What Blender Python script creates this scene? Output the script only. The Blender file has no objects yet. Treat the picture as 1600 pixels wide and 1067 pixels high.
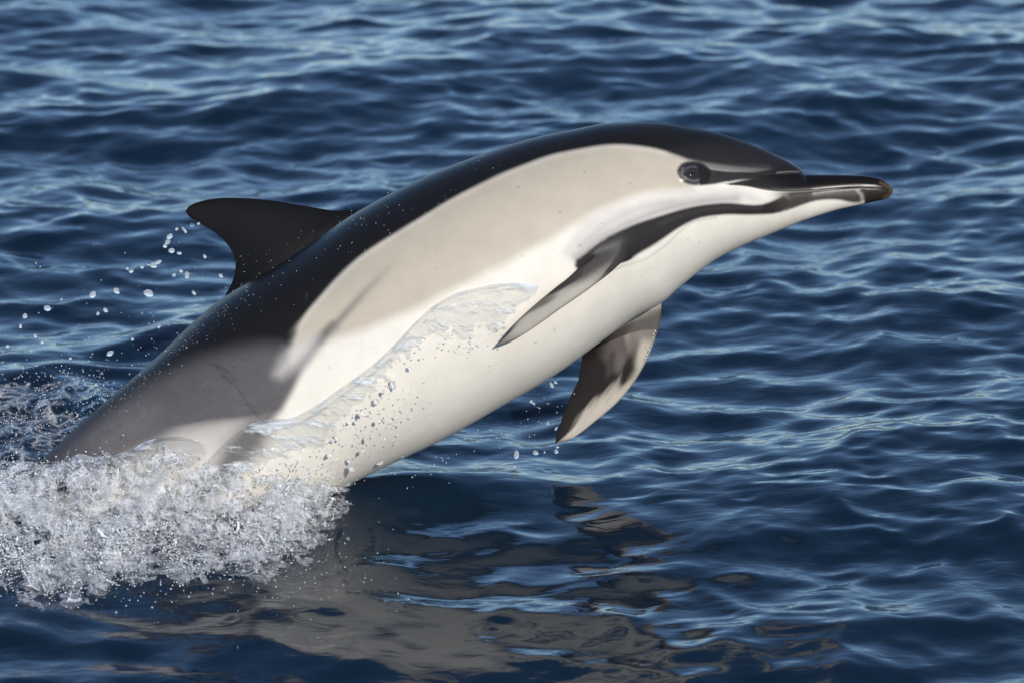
import bpy, bmesh, math, random
import numpy as np
from mathutils import Vector
from mathutils.bvhtree import BVHTree

random.seed(7)
rng = np.random.default_rng(11)
scene = bpy.context.scene
R = math.radians

# ------------------------------------------------------------------ camera, sky, sun, exposure
PITCH = R(16.0)
DIST = 8.0
K = 1.8 / 1600.0                      # metres per drawing unit in the dolphin's lateral plane
WATER_Y = 779.0                       # drawing-unit height of the mean water level
FWD = np.array([0.0, math.cos(PITCH), -math.sin(PITCH)])
UP = np.array([0.0, math.sin(PITCH), math.cos(PITCH)])
RT = np.array([1.0, 0.0, 0.0])
P0 = np.array([0.0, 0.0, (WATER_Y - 533.5) * K * math.cos(PITCH)])
CAM = P0 - DIST * FWD

cam_data = bpy.data.cameras.new('camera')
cam = bpy.data.objects.new('camera', cam_data)
scene.collection.objects.link(cam)
cam.location = CAM
cam.rotation_euler = (math.pi / 2 - PITCH, 0, 0)
cam_data.sensor_width = 36.0
cam_data.lens = 36.0 * DIST / 1.8
cam_data.clip_start = 0.1
cam_data.clip_end = 5000.0
cam_data.dof.use_dof = True
cam_data.dof.focus_distance = DIST - 0.1
cam_data.dof.aperture_fstop = 5.6
scene.camera = cam

SUN_EL, SUN_AZ = R(26.0), R(18.0)     # elevation; azimuth to the right of straight behind the camera
to_sun = Vector((math.sin(SUN_AZ) * math.cos(SUN_EL), -math.cos(SUN_AZ) * math.cos(SUN_EL), math.sin(SUN_EL)))
world = bpy.data.worlds.new('World')
scene.world = world
world.use_nodes = True
wn = world.node_tree.nodes
sky = wn.new('ShaderNodeTexSky')
sky.sky_type = 'NISHITA'
sky.sun_disc = False
sky.sun_elevation = SUN_EL
sky.sun_rotation = math.pi - SUN_AZ
sky.air_density = 1.0
sky.dust_density = 0.0
sky.ozone_density = 3.5
sky.altitude = 2500.0
wn['Background'].inputs['Strength'].default_value = 0.12
world.node_tree.links.new(sky.outputs[0], wn['Background'].inputs['Color'])

sun_data = bpy.data.lights.new('sun', 'SUN')
sun_data.energy = 3.4
sun_data.angle = R(0.53)
sun_data.color = (1.0, 0.955, 0.88)
sun = bpy.data.objects.new('sun', sun_data)
scene.collection.objects.link(sun)
sun.rotation_euler = to_sun.to_track_quat('Z', 'Y').to_euler()

vs = scene.view_settings
vs.view_transform = 'Standard'
vs.look = 'None'
vs.exposure = 0.25
vs.gamma = 1.0
vs.use_curve_mapping = False
scene.cycles.use_denoising = True
scene.cycles.max_bounces = 10
scene.cycles.transparent_max_bounces = 24
scene.cycles.transmission_bounces = 8
scene.cycles.sample_clamp_indirect = 6.0

# ------------------------------------------------------------------ helpers
def plane(x, y, w=0.0):
    """drawing units -> world; w metres out of the lateral plane towards the viewer's side"""
    x = np.asarray(x, float); y = np.asarray(y, float); w = np.asarray(w, float)
    return (P0 + ((x - 800.0) * K)[..., None] * RT + ((533.5 - y) * K)[..., None] * UP - w[..., None] * FWD)

def seen(x, y, w):
    """like plane(), for outlines drawn on a surface that stands w metres nearer"""
    f = (DIST - np.asarray(w, float)) / DIST
    return plane(800 + (np.asarray(x, float) - 800) * f, 533.5 + (np.asarray(y, float) - 533.5) * f, w)

def ground(x, y, z=0.0):
    """point of the level z seen through drawing position (x, y)"""
    q = plane(np.asarray(x, float), np.asarray(y, float))
    d = q - CAM
    t = (np.asarray(z, float) - CAM[2]) / d[..., 2]
    return CAM + d * t[..., None]

def smooth01(t):
    t = np.clip(t, 0, 1)
    return t * t * (3 - 2 * t)

def pchip(xk, yk, x):
    xk = np.asarray(xk, float); yk = np.asarray(yk, float)
    h = np.diff(xk); d = np.diff(yk) / h
    m = np.zeros_like(yk)
    for i in range(1, len(xk) - 1):
        if d[i - 1] * d[i] > 0:
            w1 = 2 * h[i] + h[i - 1]; w2 = h[i] + 2 * h[i - 1]
            m[i] = (w1 + w2) / (w1 / d[i - 1] + w2 / d[i])
    m[0] = d[0]; m[-1] = d[-1]
    i = np.clip(np.searchsorted(xk, x) - 1, 0, len(h) - 1)
    t = (x - xk[i]) / h[i]
    return ((1 + 2 * t) * (1 - t) ** 2 * yk[i] + t * (1 - t) ** 2 * h[i] * m[i]
            + t * t * (3 - 2 * t) * yk[i + 1] + t * t * (t - 1) * h[i] * m[i + 1])

def catmull(pts, v):
    """smooth curve through pts, v in 0..1 by arc length"""
    pts = np.asarray(pts, float)
    seg = np.r_[0, np.cumsum(np.linalg.norm(np.diff(pts, axis=0), axis=1))]
    seg /= seg[-1]
    m = np.gradient(pts, seg, axis=0)
    v = np.asarray(v, float)
    i = np.clip(np.searchsorted(seg, v) - 1, 0, len(seg) - 2)
    h = (seg[i + 1] - seg[i])[:, None]; t = ((v - seg[i])[:, None]) / h
    return ((1 + 2 * t) * (1 - t) ** 2 * pts[i] + t * (1 - t) ** 2 * h * m[i]
            + t * t * (3 - 2 * t) * pts[i + 1] + t * t * (t - 1) * h * m[i + 1])

def seg_dist(x, y, pts, closed):
    d = np.full(x.shape, 1e9)
    n = len(pts)
    for k in range(n if closed else n - 1):
        ax, ay = pts[k]; bx, by = pts[(k + 1) % n]
        vx, vy = bx - ax, by - ay
        t = np.clip(((x - ax) * vx + (y - ay) * vy) / (vx * vx + vy * vy + 1e-9), 0, 1)
        d = np.minimum(d, np.hypot(x - ax - t * vx, y - ay - t * vy))
    return d

def inside(x, y, pts):
    c = np.zeros(x.shape, bool)
    n = len(pts)
    for k in range(n):
        ax, ay = pts[k]; bx, by = pts[(k + 1) % n]
        if ay == by:
            continue
        c ^= ((ay > y) != (by > y)) & (x < (bx - ax) * (y - ay) / (by - ay) + ax)
    return c

def fine(pts, n=8):
    return [tuple(p) for p in catmull(pts, np.linspace(0, 1, n * len(pts)))]

def region(x, y, pts, soft):
    d = seg_dist(x, y, pts, True)
    d = np.where(inside(x, y, pts), -d, d)
    return smooth01(0.5 - d / (2 * soft))

def stroke(x, y, pts, width, soft):
    return smooth01(0.5 - (seg_dist(x, y, pts, False) - width) / (2 * soft))

def new_obj(name, verts, faces, mat=None, parent=None, smooth=True, kind=None, label=None, category=None, group=None):
    me = bpy.data.meshes.new(name)
    me.from_pydata([tuple(v) for v in verts] if not isinstance(verts, np.ndarray) else verts.tolist(), [],
                   faces.tolist() if isinstance(faces, np.ndarray) else faces)
    if smooth:
        me.shade_smooth()
    o = bpy.data.objects.new(name, me)
    scene.collection.objects.link(o)
    if mat: me.materials.append(mat)
    if parent: o.parent = parent
    tag(o, kind, label, category, group)
    return o

def tag(o, kind=None, label=None, category=None, group=None):
    for k_, v_ in (('kind', kind), ('label', label), ('category', category), ('group', group)):
        if v_: o[k_] = v_

def grid_mesh(name, V, mat, **kw):
    """V: (n, m, 3) array -> quad sheet, fast path"""
    n, m = V.shape[:2]
    me = bpy.data.meshes.new(name)
    idx = np.arange(n * m).reshape(n, m)
    q = np.stack([idx[:-1, :-1], idx[:-1, 1:], idx[1:, 1:], idx[1:, :-1]], -1).reshape(-1, 4)
    me.vertices.add(n * m)
    me.vertices.foreach_set('co', V.astype(np.float32).ravel())
    me.loops.add(q.size)
    me.loops.foreach_set('vertex_index', q.astype(np.int32).ravel())
    me.polygons.add(len(q))
    me.polygons.foreach_set('loop_start', np.arange(0, q.size, 4, dtype=np.int32))
    me.polygons.foreach_set('loop_total', np.full(len(q), 4, np.int32))
    me.update(calc_edges=True)
    me.shade_smooth()
    me.materials.append(mat)
    o = bpy.data.objects.new(name, me)
    scene.collection.objects.link(o)
    tag(o, **kw)
    return o

def vnoise(x, y, seed=0):
    """smooth 2-D value noise"""
    r = np.random.default_rng(seed); tab = r.random((64, 64))
    x = np.asarray(x, float); y = np.asarray(y, float)
    xi = np.floor(x).astype(int); yi = np.floor(y).astype(int); fx = smooth01(x - xi); fy = smooth01(y - yi)
    g = lambda a, b: tab[a % 64, b % 64]
    return (g(xi, yi) * (1 - fx) + g(xi + 1, yi) * fx) * (1 - fy) + (g(xi, yi + 1) * (1 - fx) + g(xi + 1, yi + 1) * fx) * fy
def fbm(x, y, seed=0, oct=4):
    t = 0; a = 0.5
    for k_ in range(oct):
        t = t + a * vnoise(x * 2 ** k_, y * 2 ** k_, seed + k_); a *= 0.5
    return t / (1 - 0.5 ** oct)

def material(name):
    m = bpy.data.materials.new(name)
    m.use_nodes = True
    nt = m.node_tree
    return m, nt, nt.nodes['Principled BSDF'], nt.nodes['Material Output']

def node(nt, kind, **inputs):
    n = nt.nodes.new(kind)
    for k_, v_ in inputs.items():
        n.inputs[k_.replace('_', ' ')].default_value = v_
    return n

# ------------------------------------------------------------------ materials
def mat_sea():
    m, nt, b, out = material('sea_water')
    b.inputs['Base Color'].default_value = (0.004, 0.0135, 0.027, 1)
    b.inputs['Roughness'].default_value = 0.085
    b.inputs['IOR'].default_value = 1.333
    tc = nt.nodes.new('ShaderNodeTexCoord')
    mp = nt.nodes.new('ShaderNodeMapping')
    mp.inputs['Scale'].default_value = (1.0, 1.7, 1.0)
    mp.inputs['Rotation'].default_value = (0, 0, R(12))
    n1 = node(nt, 'ShaderNodeTexNoise', Scale=16.0, Detail=3.0, Roughness=0.45, Distortion=0.6)
    bp = node(nt, 'ShaderNodeBump', Strength=0.14, Distance=0.012)
    nt.links.new(tc.outputs['Object'], mp.inputs[0])
    nt.links.new(mp.outputs[0], n1.inputs['Vector'])
    nt.links.new(n1.outputs[0], bp.inputs['Height'])
    nt.links.new(bp.outputs[0], b.inputs['Normal'])
    return m

def mat_skin():
    m, nt, b, out = material('wet_dolphin_skin')
    at = nt.nodes.new('ShaderNodeVertexColor'); at.layer_name = 'pigment'
    tc = nt.nodes.new('ShaderNodeTexCoord')
    n1 = node(nt, 'ShaderNodeTexNoise', Scale=22.0, Detail=5.0, Roughness=0.6)
    n2 = node(nt, 'ShaderNodeTexNoise', Scale=140.0, Detail=3.0, Roughness=0.6)
    for n in (n1, n2): nt.links.new(tc.outputs['Object'], n.inputs['Vector'])
    mr = nt.nodes.new('ShaderNodeMapRange')
    mr.inputs['From Min'].default_value = 0.3; mr.inputs['From Max'].default_value = 0.7
    mr.inputs['To Min'].default_value = 0.94; mr.inputs['To Max'].default_value = 1.04
    nt.links.new(n1.outputs[0], mr.inputs[0])
    mx = nt.nodes.new('ShaderNodeVectorMath'); mx.operation = 'SCALE'
    nt.links.new(at.outputs[0], mx.inputs[0]); nt.links.new(mr.outputs[0], mx.inputs['Scale'])
    nt.links.new(mx.outputs[0], b.inputs['Base Color'])
    nt.links.new(at.outputs[1], b.inputs['Roughness'])
    b.inputs['IOR'].default_value = 1.4
    b.inputs['Specular IOR Level'].default_value = 0.24
    bp = node(nt, 'ShaderNodeBump', Strength=0.10, Distance=0.002)
    nt.links.new(n2.outputs[0], bp.inputs['Height'])
    nt.links.new(bp.outputs[0], b.inputs['Normal'])
    return m

M_SEA = mat_sea()
M_SKIN = mat_skin()

# ------------------------------------------------------------------ the dolphin
PHI = R(20.0)                                   # roll: belly turned towards the viewer's side
PAIRS = [  # back outline point, belly outline point (drawing units), tail to beak
    (-330, 1052, -318, 1070), (-240, 985, -200, 1035), (-140, 905, -70, 980), (-40, 812, 70, 930), (60, 722, 220, 890),
    (150, 640, 350, 850), (240, 562, 480, 790), (337, 474, 600, 730), (448, 406, 693, 686), (559, 331, 780, 637),
    (663, 277, 870, 584), (760, 239, 943, 531), (830, 217, 990, 497), (900, 202, 1033, 474), (949, 193, 1062, 449),
    (998, 191, 1092, 425), (1040, 194, 1114, 409), (1076, 200, 1133, 398), (1111, 206, 1153, 388), (1144, 215, 1176, 378),
    (1176, 227, 1200, 368), (1209, 241, 1225, 358), (1232, 252, 1244, 350), (1247, 261.5, 1254, 346), (1254, 267.5, 1260, 344),
    (1259, 271.5, 1265, 342), (1266, 273, 1271, 340), (1306, 273.5, 1308, 328.5), (1349, 275, 1351, 319), (1365, 277, 1366, 315.5),
    (1378, 281, 1379, 312.5), (1387, 287, 1388, 309), (1393, 293, 1393.5, 303.5), (1395.5, 297, 1395.5, 299)]
PA = np.array(PAIRS, float)
cen = (PA[:, :2] + PA[:, 2:]) / 2
arc = np.r_[0, np.cumsum(np.linalg.norm(np.diff(cen, axis=0), axis=1))]
# sample stations: denser towards the head
L1 = arc[14]
S = np.r_[np.linspace(0, arc[4], 60, endpoint=False), np.linspace(arc[4], L1, 420, endpoint=False),
          np.linspace(L1, arc[23], 260, endpoint=False), np.linspace(arc[23], arc[26], 50, endpoint=False),
          np.linspace(arc[26], arc[29], 90, endpoint=False), np.linspace(arc[29], arc[-1], 50)]
NS, NT = len(S), 360
T2 = np.stack([pchip(arc, PA[:, 0], S), pchip(arc, PA[:, 1], S)], -1)
B2 = np.stack([pchip(arc, PA[:, 2], S), pchip(arc, PA[:, 3], S)], -1)
C2 = (T2 + B2) / 2
HV = T2 - B2
A_ = np.linalg.norm(HV, axis=1) / 2             # half height, units
U2 = HV / (2 * A_)[:, None]                     # in-plane back direction (y down)
DEPTH = pchip([0, arc[3], arc[9], arc[14], arc[19], arc[23], arc[26], arc[28], arc[-1]],
              [0.75, 0.85, 0.96, 0.94, 0.90, 0.90, 0.84, 0.80, 0.85], S)
ALPHA = 2 * math.pi * np.arange(NT) / NT
ca, sa = np.cos(ALPHA), np.sin(ALPHA)

X = C2[:, 0:1] + (A_ * U2[:, 0])[:, None] * ca   # drawing x, y of every vertex
Y = C2[:, 1:2] + (A_ * U2[:, 1])[:, None] * ca
Wd = (A_ * DEPTH)[:, None] * sa * K              # metres out of plane
# mirrored pattern coordinates: both flanks carry the same markings
TH = (ALPHA + PHI + math.pi) % (2 * math.pi) - math.pi
AL2 = np.clip(np.abs(TH) - PHI, 0.0, math.pi)
ca2 = np.cos(AL2)
PX = C2[:, 0:1] + (A_ * U2[:, 0])[:, None] * ca2
PY = C2[:, 1:2] + (A_ * U2[:, 1])[:, None] * ca2
pf = DIST / (DIST - (A_ * DEPTH)[:, None] * np.sin(AL2) * K)
PX = 800 + (PX - 800) * pf; PY = 533.5 + (PY - 533.5) * pf     # markings were drawn as seen on the near flank
LAT = np.sin(np.clip(np.abs(TH), 0, math.pi))    # 0 on the mid lines, 1 on the flanks

# --- relief: eye bulge and its fold, mouth slit, crease of the brow
EYE = (1083.0, 273.0)
ex, ey = (PX - EYE[0]) / 25.0, (PY - EYE[1]) / 19.0
er = np.hypot(ex, ey)
relief = 3.6 * np.exp(-(er / 0.75) ** 2) - 1.3 * np.exp(-((er - 1.05) / 0.2) ** 2) - 0.8 * np.exp(-((er - 0.66) / 0.07) ** 2)
ex2, ey2 = (PX - EYE[0]) / 9.0, (PY - EYE[1] - 0.5) / 4.6
er2 = np.hypot(ex2, ey2)
relief += -2.6 * np.exp(-(er2 / 0.8) ** 2) + 0.7 * np.exp(-((er2 - 1.5) / 0.3) ** 2)
MOUTH = fine([(1133, 288), (1160, 289), (1195, 295), (1225, 298), (1260, 298), (1300, 294), (1340, 292), (1370, 293), (1394, 297)])
dm = seg_dist(PX, PY, MOUTH, False)
front = smooth01((PX - 1128) / 40)
relief += front * (-0.55 * np.exp(-(dm / 2.4) ** 2) + 0.0 * np.exp(-((dm - 6) / 3.0) ** 2))
BROW = fine([(1259, 271), (1240, 272.5), (1215, 273), (1185, 275)])
db = seg_dist(PX, PY, BROW, False)
relief += -2.8 * np.exp(-(db / 1.8) ** 2) * smooth01((PX - 1175) / 50)
JAW = fine([(1349, 298), (1348, 306), (1350, 318)])
relief += -0.8 * np.exp(-(seg_dist(PX, PY, JAW, False) / 2.0) ** 2)
# flank fold behind the jaw and very soft muscle relief
relief += 1.4 * stroke(PX, PY, fine([(905, 400), (960, 366), (1030, 338), (1090, 322), (1190, 318)]), 3, 12)
near_w = (A_ * DEPTH)[:, None] * K
nx = U2[:, 0:1] * ca; ny = U2[:, 1:2] * ca
X = X + relief * nx; Y = Y + relief * ny; Wd = Wd + relief * sa * K
BV = plane(X, Y, Wd)                             # (NS, NT, 3)

# --- pigment (albedo), layered from belly to back
def rgb(*c): return np.array(c)
CREAM = rgb(0.69, 0.635, 0.55); TAN = rgb(0.455, 0.395, 0.31); BLACK = rgb(0.012, 0.011, 0.011)
GREY = rgb(0.096, 0.088, 0.088); BAND = rgb(0.020, 0.017, 0.017); WHITE = rgb(0.53, 0.49, 0.455); MAUVE = rgb(0.27, 0.24, 0.235)
JAWG = rgb(0.052, 0.043, 0.038)

def wobble(x, y, s, a):
    return a * (np.sin(x / s + 1.3 * np.sin(y / (s * 1.7))) + np.sin(y / (s * 0.8) + 2.1 + 1.1 * np.sin(x / (s * 1.3)))) / 2

CAPE = [(760, 283), (820, 258), (880, 239), (940, 229), (985, 228), (1024, 233), (1053, 241), (1067, 250)]
CAPE_BACK = [(435, 576), (448, 546), (468, 507), (494, 471), (526, 436), (565, 400), (630, 357), (695, 318)]
TAN_LOW = [(1134, 284), (1115, 291), (1082, 298), (1030, 300), (998, 304), (949, 323), (900, 350), (860, 375), (800, 406),
           (720, 446), (650, 481), (570, 516), (500, 534), (470, 545)]
def pigment(x, y):
    x = x + wobble(x, y, 17, 1.2); y = y + wobble(y + 50, x, 21, 1.2)
    col = np.empty(x.shape + (3,)); col[:] = CREAM
    rough = np.full(x.shape, 0.42)
    def mix(mask, c):
        col[:] = col * (1 - mask[..., None]) + mask[..., None] * c
    # pale streak between flank patch and flipper band
    mix(0.75 * region(x, y, fine([(1150, 292), (1082, 302), (1000, 312), (950, 330), (900, 362), (880, 400), (905, 402), (980, 356), (1080, 322), (1200, 316)], 4), 7), WHITE)
    # warm flank patch
    tan_poly = CAPE_BACK[::1] + CAPE + [(1078, 262)] + TAN_LOW[2:]
    mix(region(x, y, tan_poly, 12), TAN)
    mix(0.5 * stroke(x, y, fine([(1115, 293), (1082, 299), (1030, 302), (998, 306), (949, 326), (905, 350)]), 1.5, 5), WHITE)
    # mauve shading pigment along the upper edge of the flipper band
    mix(0.75 * stroke(x, y, fine([(900, 402), (950, 366), (1000, 342), (1080, 317), (1150, 311)]), 5, 9), MAUVE)
    mix(0.5 * stroke(x, y, fine([(905, 385), (950, 350), (1000, 326), (1050, 315)]), 2, 8), MAUVE)
    # thin oblique stripe across the flank
    fade = smooth01((640 - x) / 110)
    mix(0.85 * fade * stroke(x, y, fine([(628, 402), (590, 436), (552, 476), (520, 512), (500, 533)]), 3.5, 9), rgb(0.10, 0.09, 0.09))
    mix(0.35 * stroke(x, y, fine([(520, 512), (495, 540), (470, 572)]), 7, 12), GREY)
    # grey of the tail stock, with its pale wedge and the dark band
    grey_poly = [(300, 520), (380, 505), (462, 520), (452, 545), (455, 565), (466, 580), (456, 606), (440, 634), (410, 656), (350, 664), (289, 676),
                 (200, 720), (60, 830), (-60, 900), (-330, 1060), (-330, 1000), (60, 690), (200, 560)]
    gsoft = 9 + 16 * smooth01((y - 640) / 30)
    gd = seg_dist(x, y, grey_poly, True); gd = np.where(inside(x, y, grey_poly), -gd, gd)
    mix(smooth01(0.5 - gd / (2 * gsoft)), GREY)
    mix(region(x, y, [(520, 505), (498, 540), (474, 574), (440, 640), (412, 658), (425, 610), (452, 575), (480, 540)], 9), GREY)
    mix(0.8 * region(x, y, [(455, 542), (497, 526), (486, 552), (464, 574), (440, 588), (432, 584), (440, 564)], 17), WHITE)
    mix(0.22 * region(x, y, [(120, 690), (190, 625), (240, 640), (230, 690), (170, 720)], 40) * (0.4 + 1.2 * fbm(x / 9.0, y / 9.0, 88, 3)), MAUVE)
    mix(0.05 * smooth01((fbm((x + 0.7 * y) / 13.0, (y - 0.7 * x) / 9.0, 89, 4) - 0.48) / 0.25) * smooth01((470 - x) / 60), MAUVE)
    mix(0.9 * region(x, y, [(430, 645), (412, 700), (350, 760), (280, 830), (150, 960), (60, 1000), (130, 900), (250, 790), (330, 735), (352, 690), (388, 652)], 18), GREY)
    mix(0.5 * region(x, y, [(200, 716), (289, 676), (350, 664), (388, 660), (330, 720), (250, 770), (150, 850)], 18), MAUVE)
    # black cape
    cape_poly = fine([(40, 742), (150, 655), (230, 598), (300, 565), (370, 546), (435, 540), (452, 540)], 4) + \
                fine(CAPE_BACK[2:] + CAPE[:-2] + [(1056, 243), (1075, 250)], 4) + \
                [(1100, 255), (1180, 266), (1262, 271), (1262, 150), (900, 100), (500, 250), (0, 640)]
    soft = 4 + 18 * smooth01((480 - x) / 60)
    d = seg_dist(x, y, cape_poly, True); d = np.where(inside(x, y, cape_poly), -d, d)
    mix(smooth01(0.5 - d / (2 * soft)), BLACK)
    # the forehead is a lighter, browner grey than the back
    head = region(x, y, [(1050, 238), (1090, 225), (1150, 222), (1215, 243), (1262, 275), (1180, 280), (1090, 262)], 13)
    mix(0.8 * head, rgb(0.022, 0.019, 0.020))
    mix(0.85 * stroke(x, y, fine([(1108, 260.5), (1125, 263.5), (1150, 264.5), (1200, 266.5), (1246, 269)]), 1.6, 3.2), rgb(0.15, 0.132, 0.128))
    mix(0.45 * stroke(x, y, fine([(1098, 258), (1125, 262), (1200, 263)]), 3, 6), rgb(0.09, 0.08, 0.08))
    # eye patch and its bridle
    mix(region(x, y, fine([(1060, 268), (1066, 258), (1084, 254), (1102, 259), (1112, 270), (1104, 283), (1086, 289), (1068, 284), (1060, 268)], 3), 4), rgb(0.028, 0.026, 0.028))
    mix(0.7 * region(x, y, fine([(1062, 268), (1070, 259), (1084, 256), (1100, 261), (1107, 272), (1098, 281), (1084, 285), (1069, 280), (1062, 268)], 3), 2.5), rgb(0.026, 0.025, 0.028))
    mix(0.7 * stroke(x, y, fine([(1068, 272), (1073, 266), (1083, 262.5), (1094, 265), (1101, 271)]), 0.8, 1.8), rgb(0.16, 0.155, 0.16))
    mix(0.7 * stroke(x, y, fine([(1067, 276), (1074, 281.5), (1085, 284), (1096, 281)]), 0.9, 1.8), rgb(0.20, 0.195, 0.195))
    mix(0.9 * stroke(x, y, fine([(1110, 272), (1102, 260), (1084, 255.5), (1067, 259), (1060, 269), (1067, 282), (1086, 288), (1102, 284)]), 1.6, 2.6), rgb(0.014, 0.013, 0.014))
    mix(0.8 * stroke(x, y, fine([(1072, 274), (1083, 277.5), (1095, 274), (1083, 269), (1072, 274)]), 1.2, 2.5), rgb(0.02, 0.02, 0.022))
    mix(0.6 * stroke(x, y, [(1069 + 3 * math.sin(k_), 273 + 9 * math.cos(k_)) for k_ in np.linspace(3.4, 6.2, 8)], 1.0, 2), rgb(0.22, 0.21, 0.21))
    mix(region(x, y, fine([(1090, 257), (1108, 264), (1130, 267.5), (1170, 269.5), (1262, 271), (1262, 282), (1200, 281), (1150, 282.5), (1130, 286), (1114, 288), (1094, 290)], 3), 2.2), rgb(0.016, 0.014, 0.014))
    mix(0.55 * stroke(x, y, fine([(1078, 292.5), (1098, 293), (1116, 289), (1130, 285), (1136, 284.5)]), 0.5, 1.8), rgb(0.62, 0.58, 0.54))
    # flipper band
    band = fine([(1225, 306), (1193, 318.5), (1128, 317.5), (1082, 322), (1030, 338), (981, 355), (949, 371), (916, 394), (897, 412),
                 (905, 424), (940, 410), (985, 402), (1014, 388), (1040, 371), (1063, 355), (1089, 342), (1128, 337), (1180, 336), (1225, 330), (1240, 318)], 3)
    mix(region(x, y, band, 3.0), BAND)
    mix(0.35 * stroke(x, y, fine([(1190, 325), (1128, 325), (1082, 331), (1030, 350)]), 2.5, 6), rgb(0.07, 0.063, 0.062))
    mix(0.55 * stroke(x, y, fine([(1120, 341), (1082, 347), (1060, 364), (1043, 381), (1010, 404), (975, 416), (940, 430)]), 0.8, 3.0), MAUVE)
    mix(0.85 * stroke(x, y, BROW, 0.6, 1.6) * smooth01((x - 1180) / 30), rgb(0.008, 0.007, 0.007))  # shade of the brow crease painted as a dark line
    mix(0.6 * stroke(x, y, fine([(1215, 269.5), (1232, 268.5), (1248, 269.2)]), 0.5, 1.4), rgb(0.30, 0.27, 0.26))
    # beak
    mix(region(x, y, fine([(1133, 288), (1160, 282), (1200, 276), (1262, 270), (1310, 268), (1400, 270), (1400, 297), (1370, 291), (1300, 292.5), (1260, 297), (1220, 297), (1180, 293), (1150, 290)], 3), 2.2), rgb(0.008, 0.0065, 0.006))
    low = fine([(1165, 293), (1200, 298), (1260, 299), (1300, 295), (1352, 293), (1352, 314), (1338, 317), (1310, 312), (1275, 314), (1245, 324), (1225, 331), (1200, 328), (1185, 315), (1170, 302)], 3)
    mix(region(x, y, low, 3) * smooth01((x - 1195) / 45), JAWG)
    mix(0.4 * stroke(x, y, fine([(1240, 307), (1280, 304), (1335, 303)]), 2.0, 4), rgb(0.15, 0.13, 0.115))
    mix(region(x, y, [(1350, 292), (1400, 290), (1400, 325), (1351, 321)], 2.0), rgb(0.022, 0.017, 0.012))
    mix(0.6 * stroke(x, y, fine([(1340, 299), (1346, 306), (1347, 317)]), 1.6, 4.0), rgb(0.55, 0.51, 0.47))
    mix(0.7 * stroke(x, y, fine([(1375, 286), (1390, 294), (1391, 303), (1380, 309)]), 1.5, 3.5), rgb(0.13, 0.09, 0.045))
    mix(0.97 * stroke(x, y, MOUTH[2:-4], 1.3, 1.3), rgb(0.006, 0.005, 0.005))
    mix(0.35 * stroke(x, y, [(p[0], p[1] - 4) for p in MOUTH[20:-12]], 0.6, 1.6), rgb(0.14, 0.11, 0.08))
    # rake marks on the tail stock
    for k_ in range(5):
        o = k_ * 5.0
        mix(0.6 * stroke(x, y, fine([(322 + o, 566 + k_), (334 + o, 570 + 1.5 * k_), (344 + o, 582 + o * 0.3), (358 + o * 0.8, 600 - o * 0.4)]), 0.7, 1.3), rgb(0.05, 0.045, 0.045))
    mix(0.65 * stroke(x, y, fine([(350, 585), (372, 606), (390, 634), (404, 655)]), 0.9, 1.6), rgb(0.045, 0.04, 0.04))
    mix(0.5 * stroke(x, y, fine([(276, 664), (300, 659), (326, 650)]), 1.2, 2.0), rgb(0.05, 0.045, 0.045))
    # old scratches and tooth rakes, small dark flecks
    rs = np.random.default_rng(5)
    for k_ in range(46):
        x0 = rs.uniform(150, 1000); i_ = int(np.argmin(np.abs(C2[:, 0] - x0))); t_ = rs.uniform(-0.85, 0.7)
        cx, cy = C2[i_] + U2[i_] * A_[i_] * t_
        an = rs.normal(-0.55, 0.7); ln = rs.uniform(6, 42); bend = rs.normal(0, 0.12)
        pts_ = [(cx + ln * q_ * math.cos(an + bend * q_), cy + ln * q_ * math.sin(an + bend * q_)) for q_ in (-0.5, -0.2, 0.2, 0.5)]
        near_ = (np.abs(x - cx) < ln + 5) & (np.abs(y - cy) < ln + 5)
        if not near_.any(): continue
        m_ = np.zeros_like(x); m_[near_] = stroke(x[near_], y[near_], pts_, 0.25, 0.9)
        dark_ = col.mean(-1) > 0.2
        col[:] = col * (1 - (m_ * np.where(dark_, rs.uniform(0.06, 0.2), 0.0))[..., None]) + (m_ * np.where(dark_, 0, rs.uniform(0.01, 0.05)))[..., None]
    for k_ in range(40):
        x0 = rs.uniform(200, 1150); i_ = int(np.argmin(np.abs(C2[:, 0] - x0))); cx, cy = C2[i_] + U2[i_] * A_[i_] * rs.uniform(-0.8, 0.6)
        col[:] = col * (1 - (rs.uniform(0.2, 0.6) * smooth01(1.5 - np.hypot(x - cx, y - cy) / rs.uniform(0.9, 1.7)))[..., None])
    # gloss: the beak, eye and back are wetter than the belly
    rough[:] = 0.52
    rough -= 0.24 * np.clip(1 - col.mean(-1) / 0.03, 0, 1) * smooth01((1040 - x) / 60)
    rough -= 0.20 * smooth01((x - 1180) / 60)
    rough = np.where(er_eye(x, y) < 1.1, 0.20, rough)
    return col, rough
def er_eye(x, y): return np.hypot((x - EYE[0]) / 25.0, (y - EYE[1]) / 19.0)

COL, ROUGH = pigment(PX, PY)
lum = COL.mean(-1, keepdims=True)

# --- body grid faces with openings for the fins, then fins lofted out of the openings (one continuous skin)
verts = [BV.reshape(-1, 3)]
cols = [np.concatenate([COL, ROUGH[..., None]], -1).reshape(-1, 4)]
nv = NS * NT
vid = lambda i, j: i * NT + (j % NT)
ii, jj = np.meshgrid(np.arange(NS - 1), np.arange(NT), indexing='ij')
keep = np.ones((NS - 1, NT), bool)
fin_faces = []

def nearest_i(px, py):
    """station whose centre line section passes closest to (px, py)"""
    t = np.abs((px - C2[:, 0]) * U2[:, 1] - (py - C2[:, 1]) * U2[:, 0])
    return int(np.argmin(t + 0.001 * np.hypot(px - C2[:, 0], py - C2[:, 1])))

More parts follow.
